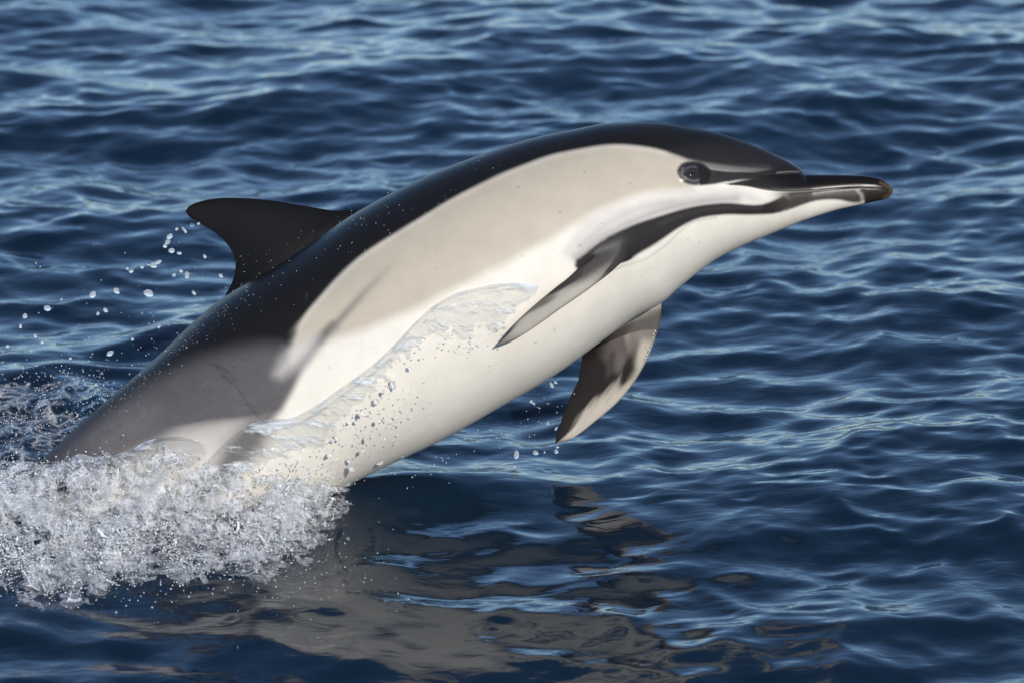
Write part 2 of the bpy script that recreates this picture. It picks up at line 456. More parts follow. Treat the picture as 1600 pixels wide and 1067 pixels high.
ROOTS = []
def loft_fin(i0, i1, j0, j1, le, te, n_dir, thick, levels, paint, blend=0.3):
    """le/te: (levels+1, 3) world curves from root to tip; root opening is stations i0..i1, columns j0..j1"""
    global nv
    keep[i0:i1, [(j % NT) for j in range(j0, j1)]] = False
    loop = [(i, j0) for i in range(i0, i1)] + [(i1, j) for j in range(j0, j1)] + \
           [(i, j1) for i in range(i1, i0, -1)] + [(i0, j) for j in range(j1, j0, -1)]
    ids = np.array([vid(i, j) for i, j in loop])
    u = np.array([(i1 - i) / (i1 - i0) for i, j in loop])
    s = np.array([1 - 2 * (j - j0) / (j1 - j0) for i, j in loop])
    root = verts[0][ids]
    rcol = cols[0][ids]
    prev = ids
    foil = 2.2 * np.sqrt(np.clip(u, 0, 1)) * (1 - u) ** 0.8 + 0.10 * (1 - (2 * u - 1) ** 2)
    foil /= foil.max()
    vv = np.linspace(0, 1, levels + 1)
    for k_ in range(1, levels + 1):
        v = vv[k_]
        w = smooth01(v / blend)
        line = le[k_] + (te[k_] - le[k_]) * u[:, None]
        line0 = le[0] + (te[0] - le[0]) * u[:, None]
        ends = np.where((u < 1e-6) | (u > 1 - 1e-6), 0.25, 0.0)
        th = thick(v) * (foil + ends * 0.25)
        p_foil = line + (s * th)[:, None] * n_dir[k_] if n_dir.ndim == 2 else line + (s * th)[:, None] * n_dir
        p_root = root + (line - line0)
        p = p_root * (1 - w) + p_foil * w
        c = paint(np.full(len(u), v), u, s, p)
        cw = smooth01(v / 0.12)
        c = rcol * (1 - cw) + c * cw
        verts.append(p); cols.append(c)
        cur = nv + np.arange(len(ids)); nv += len(ids)
        nxt = np.roll(np.arange(len(ids)), -1)
        fin_faces.append(np.stack([prev, cur, cur[nxt], prev[nxt]], -1))
        prev = cur
    # close the tip: pair the two sides across
    verts.append(verts[-1].mean(0, keepdims=True)); cols.append(cols[-1].mean(0, keepdims=True))
    tip = nv; nv += 1
    return prev, tip

tips = []
# dorsal fin
i0, i1 = nearest_i(352, 470), nearest_i(575, 335)
jd = int(round(-PHI / (2 * math.pi) * NT))
LEV = 60
root_le = np.array([574.0, 352.0]); root_te = np.array([352.0, 486.0])
le2 = catmull([root_le, (559, 332), (516, 327), (468, 319), (422, 311), (370, 306.5), (325, 307.5), (300, 313), (287, 319), (281.5, 326)], np.linspace(0, 1, LEV + 1))
te2 = catmull([root_te, (350, 462), (361, 432), (363, 408), (355, 388), (341, 371), (321, 356), (299, 343), (287, 335), (281.5, 327.5)], np.linspace(0, 1, LEV + 1))
def dorsal_w(p):
    i = [nearest_i(q[0], q[1]) for q in p]
    h = np.array([(q[0] - C2[k_, 0]) * U2[k_, 0] + (q[1] - C2[k_, 1]) * U2[k_, 1] for q, k_ in zip(p, i)])
    return -h * math.tan(PHI) * 0.95 * K
le3 = plane(le2[:, 0], le2[:, 1], dorsal_w(le2)); te3 = plane(te2[:, 0], te2[:, 1], dorsal_w(te2))
le3[0] = verts[0][vid(i1, jd)]; te3[0] = verts[0][vid(i0, jd)]
fin_n = -(FWD * math.cos(PHI)) + np.array([0.35, 0, 0.5]) * 0.3 * math.sin(PHI)
fin_n /= np.linalg.norm(fin_n)
def paint_dorsal(v, u, s, p):
    g = 0.006 + 0.004 * np.exp(-((u - 0.45) / 0.25) ** 2) * (1 - v)
    return np.stack([g * 1.05, g, g * 0.98, np.full_like(g, 0.58)], -1)
tips.append(loft_fin(i0, i1, jd + 4, jd - 4 + 8 - 8 + 4 - 4, le3, te3, fin_n, lambda v: 0.017 * (1 - 0.75 * v), LEV, paint_dorsal, 0.25) if False else
            loft_fin(i0, i1, jd - 4, jd + 4, le3, te3, -fin_n, lambda v: 0.017 * (1 - 0.75 * v), LEV, paint_dorsal, 0.22))

# flippers: near one folded back along the flank, far one hanging below the belly
def flipper(jc, px_te, px_le, le_pts, te_pts, n_dir, thick, paint, half=6):
    a, b = nearest_i(*px_te), nearest_i(*px_le)
    lv = 56
    vv = np.linspace(0, 1, lv + 1)
    le_p = np.array(le_pts, float); te_p = np.array(te_pts, float)
    le_w = catmull([tuple(q) for q in le_p], vv); te_w = catmull([tuple(q) for q in te_p], vv)
    le_ = seen(le_w[:, 0], le_w[:, 1], le_w[:, 2] * K); te_ = seen(te_w[:, 0], te_w[:, 1], te_w[:, 2] * K)
    r_le = verts[0][vid(b, jc)]; r_te = verts[0][vid(a, jc)]
    off_le, off_te = r_le - le_[0], r_te - te_[0]
    fall = (1 - smooth01(vv / 0.35))[:, None]
    le_ = le_ + off_le * fall; te_ = te_ + off_te * fall
    ROOTS.append((a, b, jc, 45))
    return loft_fin(a, b, jc - half, jc + half, le_, te_, n_dir, thick, lv, paint, 0.32)

near_j = int(round((R(131) - PHI) / (2 * math.pi) * NT))
far_j = int(round((-R(131) - PHI) / (2 * math.pi) * NT))
def paint_near(v, u, s, p):
    base = np.array([0.31, 0.285, 0.24]); dark = np.array([0.035, 0.030, 0.028])
    n_ = 0.10 * np.sin(9 * v + 5 * u) + 0.08 * np.sin(23 * v - 7 * u)
    m = smooth01((0.06 - u) / 0.06) * 0.6 + smooth01((u - 0.62 + n_) / 0.3) * 0.75 + 0.7 * smooth01((v - 0.80) / 0.2) + 0.95 * smooth01((0.30 - v + 0.25 * u) / 0.22)
    m = np.clip(m, 0, 1)[:, None]
    c = base * (1 - m) + dark * m
    return np.concatenate([c, np.full((len(u), 1), 0.46)], -1)
def paint_far(v, u, s, p):
    pale = np.array([0.43, 0.38, 0.315]); dark = np.array([0.012, 0.009, 0.008]); mid = np.array([0.13, 0.11, 0.10])
    n_ = 0.07 * np.sin(7 * u + 9 * v + 1.0) + 0.05 * np.sin(15 * v - 11 * u) + 0.03 * np.sin(29 * u + 23 * v)
    m = smooth01((u - 0.36 + 0.08 * np.sin(5 * v) + n_) / 0.22 + 0.3)
    belt = np.clip(1.3 * np.exp(-((v - 0.46 + 0.10 * u + n_) / 0.12) ** 2), 0, 1) * smooth01((u + 0.02) / 0.22)
    m = np.clip(np.maximum(m, belt), 0, 1)
    c = pale * (1 - m[:, None]) + dark * m[:, None]
    g = (smooth01((0.40 - v + n_) / 0.14) * smooth01((0.85 - u) / 0.3) * 0.75)[:, None]
    c = c * (1 - g) + mid * g
    tipd = smooth01((v - 0.90) / 0.09)[:, None] * 0.7
    c = c * (1 - tipd) + dark * tipd
    le_d = smooth01((0.05 - u) / 0.05)[:, None] * 0.4
    c = c * (1 - le_d) + dark * le_d
    return np.concatenate([c, np.full((len(u), 1), 0.55)], -1)
def near_w(x, y):
    """how far (drawing units) the flank stands out of the lateral plane at (x, y)"""
    k_ = nearest_i(x, y)
    c = ((x - C2[k_, 0]) * U2[k_, 0] + (y - C2[k_, 1]) * U2[k_, 1]) / A_[k_]
    return A_[k_] * DEPTH[k_] * math.sqrt(max(0.0, 1 - c * c))
n_near = (UP * 0.25 - FWD * 0.95 - RT * 0.15); n_near /= np.linalg.norm(n_near)
def on_skin(pts, offs):
    return [(x, y, near_w(x, y) + o) for (x, y), o in zip(pts, offs)]
tips.append(flipper(near_j, (932, 412), (988, 390),
    on_skin([(985, 396), (968, 413), (945, 433), (910, 459), (875, 483), (837, 510), (800, 532), (776, 541)], [0, 12, 20, 26, 28, 27, 26, 24]),
    on_skin([(935, 402), (918, 413), (897, 428), (868, 450), (838, 475), (814, 497), (794, 518), (777, 539)], [0, 4, 6, 8, 11, 14, 18, 22]),
    n_near, lambda v: 0.0060 * (1 - 0.7 * v), paint_near, 4))
n_far = (FWD * 0.95 + RT * 0.15 + UP * 0.1); n_far /= np.linalg.norm(n_far)
tips.append(flipper(far_j, (930, 520), (1040, 462),
    [(1040, 440, -105), (1037, 470, -112), (1034, 492, -118), (1021, 537, -126), (1002, 579, -132), (969, 624, -138), (931, 657, -142), (894, 684, -145), (869, 693, -146)],
    [(925, 500, -115), (912, 545, -122), (908, 570, -126), (904, 592, -130), (891, 620, -136), (880, 648, -140), (873, 670, -143), (869, 684, -145), (867.5, 692, -146)],
    n_far, lambda v: 0.013 * (1 - 0.85 * v), paint_far))

ftail = [vid(0, j) for j in range(NT)]
faces = np.stack([ii * NT + jj, ii * NT + (jj + 1) % NT, (ii + 1) * NT + (jj + 1) % NT, (ii + 1) * NT + jj], -1)[keep]
faces_all = [faces] + fin_faces
allv = np.concatenate(verts); allc = np.concatenate(cols)
quads = np.concatenate([f.reshape(-1, 4) for f in faces_all])
tris = []
for ring, tip in tips:
    n = len(ring)
    for k_ in range(n): tris.append((ring[(k_ + 1) % n], ring[k_], tip))
tri = np.array(tris)
# ease the fin roots into the skin
ed = np.concatenate([quads[:, [0, 1]], quads[:, [1, 2]], quads[:, [2, 3]], quads[:, [3, 0]]])
ed = np.unique(np.sort(ed, 1), axis=0)
def relax(center, radius, axis_len, iters):
    d = np.linalg.norm(allv - center, axis=1)
    ids = np.nonzero(d < axis_len)[0]
    loc = -np.ones(len(allv), int); loc[ids] = np.arange(len(ids))
    e = loc[ed]; e = e[(e >= 0).all(1)]
    wgt = smooth01((axis_len - d[ids]) / radius)
    P = allv[ids].copy()
    cnt = np.bincount(e.ravel(), minlength=len(ids)).astype(float)
    ok_ = (cnt > 2)[:, None]; cnt = np.maximum(cnt, 1)[:, None]
    for _ in range(iters):
        acc = np.stack([np.bincount(e[:, 0], P[e[:, 1], c], len(ids)) + np.bincount(e[:, 1], P[e[:, 0], c], len(ids)) for c in range(3)], -1)
        P = np.where(ok_, P + 0.6 * wgt[:, None] * (acc / cnt - P), P)
    allv[ids] = P
for (ra, rb, rj, n_it) in ROOTS:
    for t_ in (0.0, 0.25, 0.5, 0.75, 1.0):
        relax(BV[int(ra + (rb - ra) * t_), rj % NT], 0.020, 0.034, n_it)
me = bpy.data.meshes.new('body')
me.vertices.add(len(allv)); me.vertices.foreach_set('co', allv.astype(np.float32).ravel())
li = np.concatenate([quads.ravel(), tri.ravel()]).astype(np.int32)
me.loops.add(len(li)); me.loops.foreach_set('vertex_index', li)
me.polygons.add(len(quads) + len(tri))
ls = np.r_[np.arange(len(quads)) * 4, len(quads) * 4 + np.arange(len(tri)) * 3].astype(np.int32)
me.polygons.foreach_set('loop_start', ls)
me.polygons.foreach_set('loop_total', np.r_[np.full(len(quads), 4), np.full(len(tri), 3)].astype(np.int32))
me.update(calc_edges=True)
me.shade_smooth()
ca_ = me.color_attributes.new('pigment', 'FLOAT_COLOR', 'POINT')
ca_.data.foreach_set('color', np.clip(allc, 0, 1).astype(np.float32).ravel())
me.materials.append(M_SKIN)
dolphin = bpy.data.objects.new('dolphin', None)
dolphin.location = plane(430.0, WATER_Y).tolist()
scene.collection.objects.link(dolphin)
tag(dolphin, None, 'black, tan and cream dolphin leaping out of the sea with beak pointing right', 'dolphin')
body = bpy.data.objects.new('body', me)
scene.collection.objects.link(body)
body.parent = dolphin
body.matrix_parent_inverse.identity()
body.location = tuple(-c for c in dolphin.location)

# ------------------------------------------------------------------ the sea: one displaced sheet to the horizon
def outward(start, step, sign, limit, g1, reach, g2=1.13):
    """grid lines that widen slowly out to reach metres, then fast to the horizon"""
    p_, out_ = start, []
    while abs(p_ - start) < limit:
        step *= g1 if abs(p_ - start) < reach else g2
        p_ += sign * step; out_.append(p_)
    return out_
core = list(np.arange(-1.35, 1.35, 0.006))
gx = np.array(outward(core[0], 0.006, -1, 1500, 1.023, 5.0)[::-1] + core + outward(core[-1], 0.006, 1, 1500, 1.023, 5.0))
ys = [-1.5]; st = 0.0076
while ys[-1] < 4.5:
    ys.append(ys[-1] + st * (1 + 0.24 * max(0, ys[-1] + 0.5)))
gy = np.array(outward(ys[0], st, -1, 900, 1.035, 3.0)[::-1] + ys + outward(ys[-1], ys[-1] - ys[-2], 1, 3000, 1.022, 16.0))
GX, GY = np.meshgrid(gx, gy, indexing='xy')
GX = GX.astype(np.float32); GY = GY.astype(np.float32)
dx = np.gradient(gx)[None, :]; dy = np.gradient(gy)[:, None]
spc = np.maximum(np.broadcast_to(dx, GX.shape), np.broadcast_to(dy, GX.shape)).astype(np.float32)

def calm_mask(x, y):
    """smoothed water beside the emerging body, where its reflection lies"""
    g = ground(np.array([540.0, 680.0]), np.array([890.0, 975.0]))
    m = np.zeros_like(x)
    for (cx, cy), rx, ry in (((g[0][0], g[0][1]), 0.32, 0.50), ((g[1][0], g[1][1]), 0.24, 0.45)):
        m = np.maximum(m, np.exp(-((x - cx) / rx) ** 4 - ((y - cy) / ry) ** 4))
    return m
CALM = calm_mask(GX, GY).astype(np.float32)
Z = np.zeros_like(GX); DX = np.zeros_like(GX); DY = np.zeros_like(GX)
NW = 160
lam = np.exp(np.linspace(math.log(0.05), math.log(3.0), NW)) * np.exp(rng.normal(0, 0.04, NW))
for l in lam:
    k_ = 2 * math.pi / l
    spread = 0.7 if l > 0.6 else 1.25
    th = -math.pi / 2 + 0.25 + rng.normal(0, spread)
    slope = 0.0350 / (1 + (l / 0.34) ** 2.0) / (1 + (0.085 / l) ** 2.6) + 0.010 / (1 + (0.5 / l) ** 3)
    amp = slope / k_
    ph = rng.uniform(0, 2 * math.pi)
    kx, ky = k_ * math.cos(th), k_ * math.sin(th)
    att = np.clip(1.5 - spc * 4.0 / l, 0, 1)
    if l < 0.35: att = att * (1 - 0.15 * CALM)
    arg = kx * GX + ky * GY + ph
    s_, c_ = np.sin(arg), np.cos(arg)
    # patchiness of the small ripples
    if l < 0.5:
        pk = rng.uniform(1.2, 4.0); pt = rng.uniform(0, 6.28)
        att = att * (0.62 + 0.55 * np.sin(pk * (GX * math.cos(pt) + GY * math.sin(pt)) + rng.uniform(0, 6.28)))
    Z += (amp * att) * c_
    chop = 1.0 * amp
    DX -= (chop * math.cos(th) * att) * s_
    DY -= (chop * math.sin(th) * att) * s_
# short pointed chop riding on the waves
def crests(sc_x, sc_y, rot, seed, power):
    c_, s_ = math.cos(rot), math.sin(rot)
    u = (GX * c_ + GY * s_); v = (-GX * s_ + GY * c_)
    wx = u / sc_x + 0.55 * (fbm(u / (sc_x * 2.3), v / (sc_y * 2.3), seed + 50, 2) - 0.5) * 2
    wy = v / sc_y + 0.55 * (fbm(u / (sc_x * 2.1) + 7, v / (sc_y * 2.1), seed + 60, 2) - 0.5) * 2
    n = vnoise(wx, wy, seed) * 0.68 + vnoise(wx * 2.03 + 5, wy * 2.03, seed + 1) * 0.32
    r = 1 - np.sqrt((2 * n - 1) ** 2 + 0.06)
    return np.clip(r, 0, 1) ** power
fade = np.clip(1.5 - spc / 0.075, 0, 1) * (1 - 0.15 * CALM)
Z += (0.0165 * (crests(0.30, 0.21, 0.35, 301, 1.5) - 0.5) * fade).astype(np.float32)
Z += (0.0125 * (crests(0.21, 0.17, -0.55, 321, 1.4) - 0.5) * fade).astype(np.float32)
Z += (0.0058 * (crests(0.095, 0.080, 0.1, 341, 1.3) - 0.5) * fade * (0.4 + 1.2 * fbm(GX / 0.5, GY / 0.6, 361, 2))).astype(np.float32)
# rings where drops have fallen, and the smooth swelling beside the body
rings = [(512, 897, 22), (492, 927, 20), (560, 925, 14), (627, 943, 22), (687, 955, 16), (733, 968, 15), (767, 977, 16), (731, 991, 16),
         (655, 805, 24), (675, 790, 18), (662, 835, 20), (695, 842, 24), (502, 955, 13), (360, 971, 16), (855, 728, 16)]
for px, py, r in rings:
    g = ground(float(px), float(py)); r_m = r * K * random.uniform(0.6, 1.5)
    rr = np.hypot(GX - g[0], (GY - g[1])) 
    Z += random.uniform(0.8, 1.5) * (0.0014 * np.exp(-((rr - r_m) / (0.35 * r_m)) ** 2) * np.cos((rr - r_m) / (0.20 * r_m)) - 0.0016 * np.exp(-(rr / (0.4 * r_m)) ** 2)).astype(np.float32)
def bump_at(px, py, h, rx, ry, rot=0.0):
    g = ground(float(px), float(py))
    a = (GX - g[0]) * math.cos(rot) + (GY - g[1]) * math.sin(rot); b = -(GX - g[0]) * math.sin(rot) + (GY - g[1]) * math.cos(rot)
    return (h * np.exp(-(a / rx) ** 2 - (b / ry) ** 2)).astype(np.float32)
Z *= 1 - bump_at(140, 800, 0.8, 0.60, 0.55)
Z += bump_at(150, 800, 0.008, 0.5, 0.25)
Z += bump_at(640, 765, 0.030, 0.16, 0.10, 0.4)
Z -= bump_at(650, 860, 0.020, 0.18, 0.25)
def foam_mask(x, g):
    """1 inside the churned patch beside the body, 0 outside (x, g: drawing position on the level sea)"""
    g = g - 18
    xm = 566 - (g - 786) * 1.12
    low = 915 + 18 * np.sin(x / 60.0) - np.maximum(0, x - 330) * 0.30
    fray = 60 * (fbm(x / 22.0, g / 9.0, 77, 3) - 0.5)
    return smooth01((xm + fray - x) / 85) * smooth01((low - g + fray * 0.5) / 50) * smooth01((g - 745) / 30) * smooth01((x + 250 + fray) / 130)
gq = np.stack([GX, GY, np.zeros_like(GX)], -1) - CAM
den = gq @ FWD
SXP = 800 + (gq @ RT) / den * DIST / K
SYP = 533.5 - (gq @ UP) / den * DIST / K
near = (den > 1) & (np.abs(SXP) < 1500) & (SYP < 1300)
FM = np.where(near, foam_mask(SXP, np.where(near, SYP, 0)), 0)
TM = np.where(near, smooth01((260 - SXP) / 120) * smooth01((SYP - 585) / 40) * smooth01((800 - SYP) / 40), 0)
Z += ((fbm(GX / 0.045, GY / 0.07, 71) - 0.5) * 0.045 * np.maximum(FM, TM * 0.8)).astype(np.float32)
def sea_z(x, y):
    i = np.clip(np.searchsorted(gx, x), 0, len(gx) - 1); j = np.clip(np.searchsorted(gy, y), 0, len(gy) - 1)
    return Z[j, i]
def afloat(x, g):
    """point on the waving sea below drawing position (x, g) of the level sea"""
    p = ground(x, g); p[..., 2] = sea_z(p[..., 0], p[..., 1])
    return p
sea = grid_mesh('sea', np.stack([GX + DX, GY + DY, Z], -1), M_SEA, kind='structure')

# ------------------------------------------------------------------ eyes
def mat_eye():
    m, nt, b, out = material('wet_eye')
    b.inputs['Base Color'].default_value = (0.012, 0.010, 0.010, 1)
    b.inputs['Roughness'].default_value = 0.05
    b.inputs['IOR'].default_value = 1.4
    n = node(nt, 'ShaderNodeTexNoise', Scale=160.0, Detail=3.0)
    cr = nt.nodes.new('ShaderNodeValToRGB')
    cr.color_ramp.elements[0].color = (0.006, 0.005, 0.005, 1); cr.color_ramp.elements[1].color = (0.035, 0.025, 0.02, 1)
    nt.links.new(n.outputs[0], cr.inputs[0]); nt.links.new(cr.outputs[0], b.inputs['Base Color'])
    return m
M_EYE = mat_eye()
def add_eye(side):
    tgt = np.hypot(PX - EYE[0], PY - EYE[1] - 0.5) + np.where((TH * side > 0)[None, :], 0, 1e6)
    i, j = np.unravel_index(np.argmin(tgt), tgt.shape)
    c = BV[i, j]
    ta = BV[i + 4, j] - BV[i - 4, j]; tb = BV[i, (j + 4) % NT] - BV[i, (j - 4) % NT]
    ta /= np.linalg.norm(ta)
    n = np.cross(tb, ta); n /= np.linalg.norm(n)
    mid = BV[i].mean(0)
    if np.dot(n, c - mid) < 0: n = -n
    tb = np.cross(n, ta)
    V = []; F = []
    nu, nw = 24, 12
    for a in range(nw + 1):
        r = math.sin(a / nw * math.pi / 2); h = math.cos(a / nw * math.pi / 2)
        for b in range(nu):
            t = 2 * math.pi * b / nu
            lens = 1 - 0.25 * abs(math.cos(t)) * 0
            V.append(c + (ta * math.cos(t) * 9.0 * r + tb * math.sin(t) * 4.6 * r * lens + n * (2.4 * h - 0.6)) * K)
    for a in range(nw):
        for b in range(nu):
            F.append((a * nu + b, a * nu + (b + 1) % nu, (a + 1) * nu + (b + 1) % nu, (a + 1) * nu + b))
    o = new_obj('eye', V, F, M_EYE)
    o.parent = dolphin; o.location = tuple(-q for q in dolphin.location)
add_eye(1); add_eye(-1)

# ------------------------------------------------------------------ water in the air
def mat_film(name, white, alpha, bump_scale, bump_strength, stretch=(1, 1, 1), rot=0.0, rough=0.04, arange=(0.35, 0.68), ascale=0.35):
    """thin aerated water: clear film with a Fresnel gloss and a little milky scatter; on the veil its white streaks paint glints"""
    m, nt, b, out = material(name)
    tc = nt.nodes.new('ShaderNodeTexCoord')
    mp = nt.nodes.new('ShaderNodeMapping'); mp.inputs['Scale'].default_value = stretch; mp.inputs['Rotation'].default_value = (0, rot, 0)
    n1 = node(nt, 'ShaderNodeTexNoise', Scale=bump_scale, Detail=4.0, Roughness=0.55, Distortion=0.8)
    n2 = node(nt, 'ShaderNodeTexNoise', Scale=bump_scale * ascale, Detail=4.0, Roughness=0.6)
    nt.links.new(tc.outputs['Object'], mp.inputs[0])
    for n in (n1, n2): nt.links.new(mp.outputs[0], n.inputs['Vector'])
    bp = node(nt, 'ShaderNodeBump', Strength=bump_strength, Distance=0.004)
    nt.links.new(n1.outputs[0], bp.inputs['Height'])
    b.inputs['Base Color'].default_value = (*white, 1)
    b.inputs['Roughness'].default_value = 0.25
    b.inputs['IOR'].default_value = 1.333
    nt.links.new(bp.outputs[0], b.inputs['Normal'])
    gl = nt.nodes.new('ShaderNodeBsdfGlossy'); gl.inputs['Roughness'].default_value = rough
    nt.links.new(bp.outputs[0], gl.inputs['Normal'])
    tr = nt.nodes.new('ShaderNodeBsdfTransparent'); tr.inputs[0].default_value = (0.915, 0.925, 0.93, 1)
    fr = nt.nodes.new('ShaderNodeFresnel'); fr.inputs[0].default_value = 1.333
    nt.links.new(bp.outputs[0], fr.inputs['Normal'])
    clear = nt.nodes.new('ShaderNodeMixShader')
    cap = nt.nodes.new('ShaderNodeMath'); cap.operation = 'MINIMUM'; cap.inputs[1].default_value = 0.40
    nt.links.new(fr.outputs[0], cap.inputs[0]); nt.links.new(cap.outputs[0], clear.inputs[0]); nt.links.new(tr.outputs[0], clear.inputs[1]); nt.links.new(gl.outputs[0], clear.inputs[2])
    mr = nt.nodes.new('ShaderNodeMapRange')
    mr.inputs['From Min'].default_value = arange[0]; mr.inputs['From Max'].default_value = arange[1]
    mr.inputs['To Min'].default_value = alpha[0]; mr.inputs['To Max'].default_value = alpha[1]
    nt.links.new(n2.outputs[0], mr.inputs[0])
    mx = nt.nodes.new('ShaderNodeMixShader')
    nt.links.new(mr.outputs[0], mx.inputs[0]); nt.links.new(clear.outputs[0], mx.inputs[1]); nt.links.new(b.outputs[0], mx.inputs[2])
    nt.links.new(mx.outputs[0], out.inputs['Surface'])
    return m
M_VEIL = mat_film('water_film', (0.70, 0.72, 0.74), (0.0, 0.80), 42.0, 0.8, (0.35, 1, 1.7), R(-35), 0.05, (0.48, 0.68), 0.8)  # white streaks painted in for glints on the wrinkles
M_SPLASH = mat_film('aerated_water', (0.85, 0.86, 0.88), (0.10, 0.80), 130.0, 0.4)
def mat_foam(name, white, scale, lo, hi, amax, cells, line=0.28, inner=0.30, warp=0.035):
    """bubbly film: fine broken alpha, milky both ways"""
    m, nt, b, out = material(name)
    tc = nt.nodes.new('ShaderNodeTexCoord')
    n1 = node(nt, 'ShaderNodeTexNoise', Scale=scale, Detail=9.0, Roughness=0.68, Distortion=1.2)
    n2 = node(nt, 'ShaderNodeTexNoise', Scale=scale * 0.45, Detail=2.0, Roughness=0.5)
    wv = nt.nodes.new('ShaderNodeMixRGB'); wv.blend_type = 'ADD'; wv.inputs[0].default_value = warp
    nt.links.new(tc.outputs['Object'], n1.inputs['Vector']); nt.links.new(tc.outputs['Object'], n2.inputs['Vector'])
    nt.links.new(tc.outputs['Object'], wv.inputs[1]); nt.links.new(n2.outputs[1], wv.inputs[2])
    vo = nt.nodes.new('ShaderNodeTexVoronoi'); vo.feature = 'DISTANCE_TO_EDGE'; vo.inputs['Scale'].default_value = cells
    nt.links.new(wv.outputs[0], vo.inputs['Vector'])
    m1 = nt.nodes.new('ShaderNodeMapRange'); m1.inputs['From Min'].default_value = lo; m1.inputs['From Max'].default_value = hi
    nt.links.new(n1.outputs[0], m1.inputs[0])
    m2 = nt.nodes.new('ShaderNodeMapRange'); m2.inputs['From Min'].default_value = 0.0; m2.inputs['From Max'].default_value = line
    m2.inputs['To Min'].default_value = 1.0; m2.inputs['To Max'].default_value = inner
    nt.links.new(vo.outputs['Distance'], m2.inputs[0])
    mu = nt.nodes.new('ShaderNodeMath'); mu.operation = 'MULTIPLY'
    nt.links.new(m1.outputs[0], mu.inputs[0]); nt.links.new(m2.outputs[0], mu.inputs[1])
    mm = nt.nodes.new('ShaderNodeMath'); mm.operation = 'MULTIPLY'; mm.inputs[1].default_value = amax
    nt.links.new(mu.outputs[0], mm.inputs[0])
    b.inputs['Base Color'].default_value = (*white, 1); b.inputs['Roughness'].default_value = 0.35; b.inputs['IOR'].default_value = 1.333
    bp = node(nt, 'ShaderNodeBump', Strength=0.8, Distance=0.004)
    nt.links.new(n1.outputs[0], bp.inputs['Height']); nt.links.new(bp.outputs[0], b.inputs['Normal'])
    tl = nt.nodes.new('ShaderNodeBsdfTranslucent'); tl.inputs[0].default_value = (*white, 1)
    mb = nt.nodes.new('ShaderNodeMixShader'); mb.inputs[0].default_value = 0.35
    nt.links.new(b.outputs[0], mb.inputs[1]); nt.links.new(tl.outputs[0], mb.inputs[2])
    tr = nt.nodes.new('ShaderNodeBsdfTransparent')
    mx = nt.nodes.new('ShaderNodeMixShader')
    nt.links.new(mm.outputs[0], mx.inputs[0]); nt.links.new(tr.outputs[0], mx.inputs[1]); nt.links.new(mb.outputs[0], mx.inputs[2])
    nt.links.new(mx.outputs[0], out.inputs['Surface'])
    return m
M_FOAM = mat_foam('bubbly_water', (0.94, 0.94, 0.945), 26.0, 0.39, 0.62, 0.92, 120.0, 0.28, 0.30, 0.06)
M_LACE = mat_foam('surface_foam', (0.80, 0.82, 0.85), 9.0, 0.40, 0.60, 0.95, 30.0, 0.16, 0.03, 0.16)
def mat_bead():
    m, nt, b, out = material('glint_white_spray')
    n = node(nt, 'ShaderNodeTexNoise', Scale=60.0, Detail=1.0)
    cr = nt.nodes.new('ShaderNodeValToRGB')
    cr.color_ramp.elements[0].color = (0.70, 0.72, 0.74, 1); cr.color_ramp.elements[1].color = (0.97, 0.97, 0.97, 1)  # near-white colour stands in for sun sparkle on the tiny drops
    nt.links.new(n.outputs[0], cr.inputs[0]); nt.links.new(cr.outputs[0], b.inputs['Base Color'])
    b.inputs['Roughness'].default_value = 0.12; b.inputs['IOR'].default_value = 1.333
    b.inputs['Transmission Weight'].default_value = 0.35
    return m
M_BEAD = mat_bead()
def mat_drop():
    m, nt, b, out = material('clear_water_drop')
    n = node(nt, 'ShaderNodeTexNoise', Scale=120.0, Detail=2.0)
    bp = node(nt, 'ShaderNodeBump', Strength=0.15, Distance=0.002)
    nt.links.new(n.outputs[0], bp.inputs['Height']); nt.links.new(bp.outputs[0], b.inputs['Normal'])
    b.inputs['Base Color'].default_value = (0.97, 0.985, 1, 1)
    b.inputs['Roughness'].default_value = 0.03
    b.inputs['IOR'].default_value = 1.333
    b.inputs['Transmission Weight'].default_value = 0.78
    return m
M_DROP = mat_drop()

# --- unit spheres
def ico(sub):
    bm = bmesh.new(); bmesh.ops.create_icosphere(bm, subdivisions=sub, radius=1.0)
    v = np.array([q.co[:] for q in bm.verts]); f = np.array([[q.index for q in p.verts] for p in bm.faces]); bm.free()
    return v, f
ICO = {k_: ico(k_) for k_ in (1, 2, 3)}
def spheres(name, P, Rd, sub, mat, stretch=None, **kw):
    v, f = ICO[sub]
    n = len(P)
    sc = np.ones((n, 1, 3)) if stretch is None else stretch[:, None, :]
    V = (P[:, None, :] + v[None] * Rd[:, None, None] * sc).reshape(-1, 3)
    F = (f[None] + (np.arange(n) * len(v))[:, None, None]).reshape(-1, 3)
    return new_obj(name, V, F, mat, **kw)

skin_tree = BVHTree.FromPolygons([tuple(v) for v in allv], [tuple(f) for f in faces.tolist()])
def skin_w(x, y):
    """how far (drawing units) the visible flank stands out of the lateral plane where it is seen at (x, y)"""
    d = Vector((plane(x, y) - CAM).tolist()).normalized()
    hit = skin_tree.ray_cast(Vector(CAM.tolist()), d)[0]
    if hit is None: return near_w(x, y)
    return float(np.dot(np.array(hit) - P0, -FWD)) / K
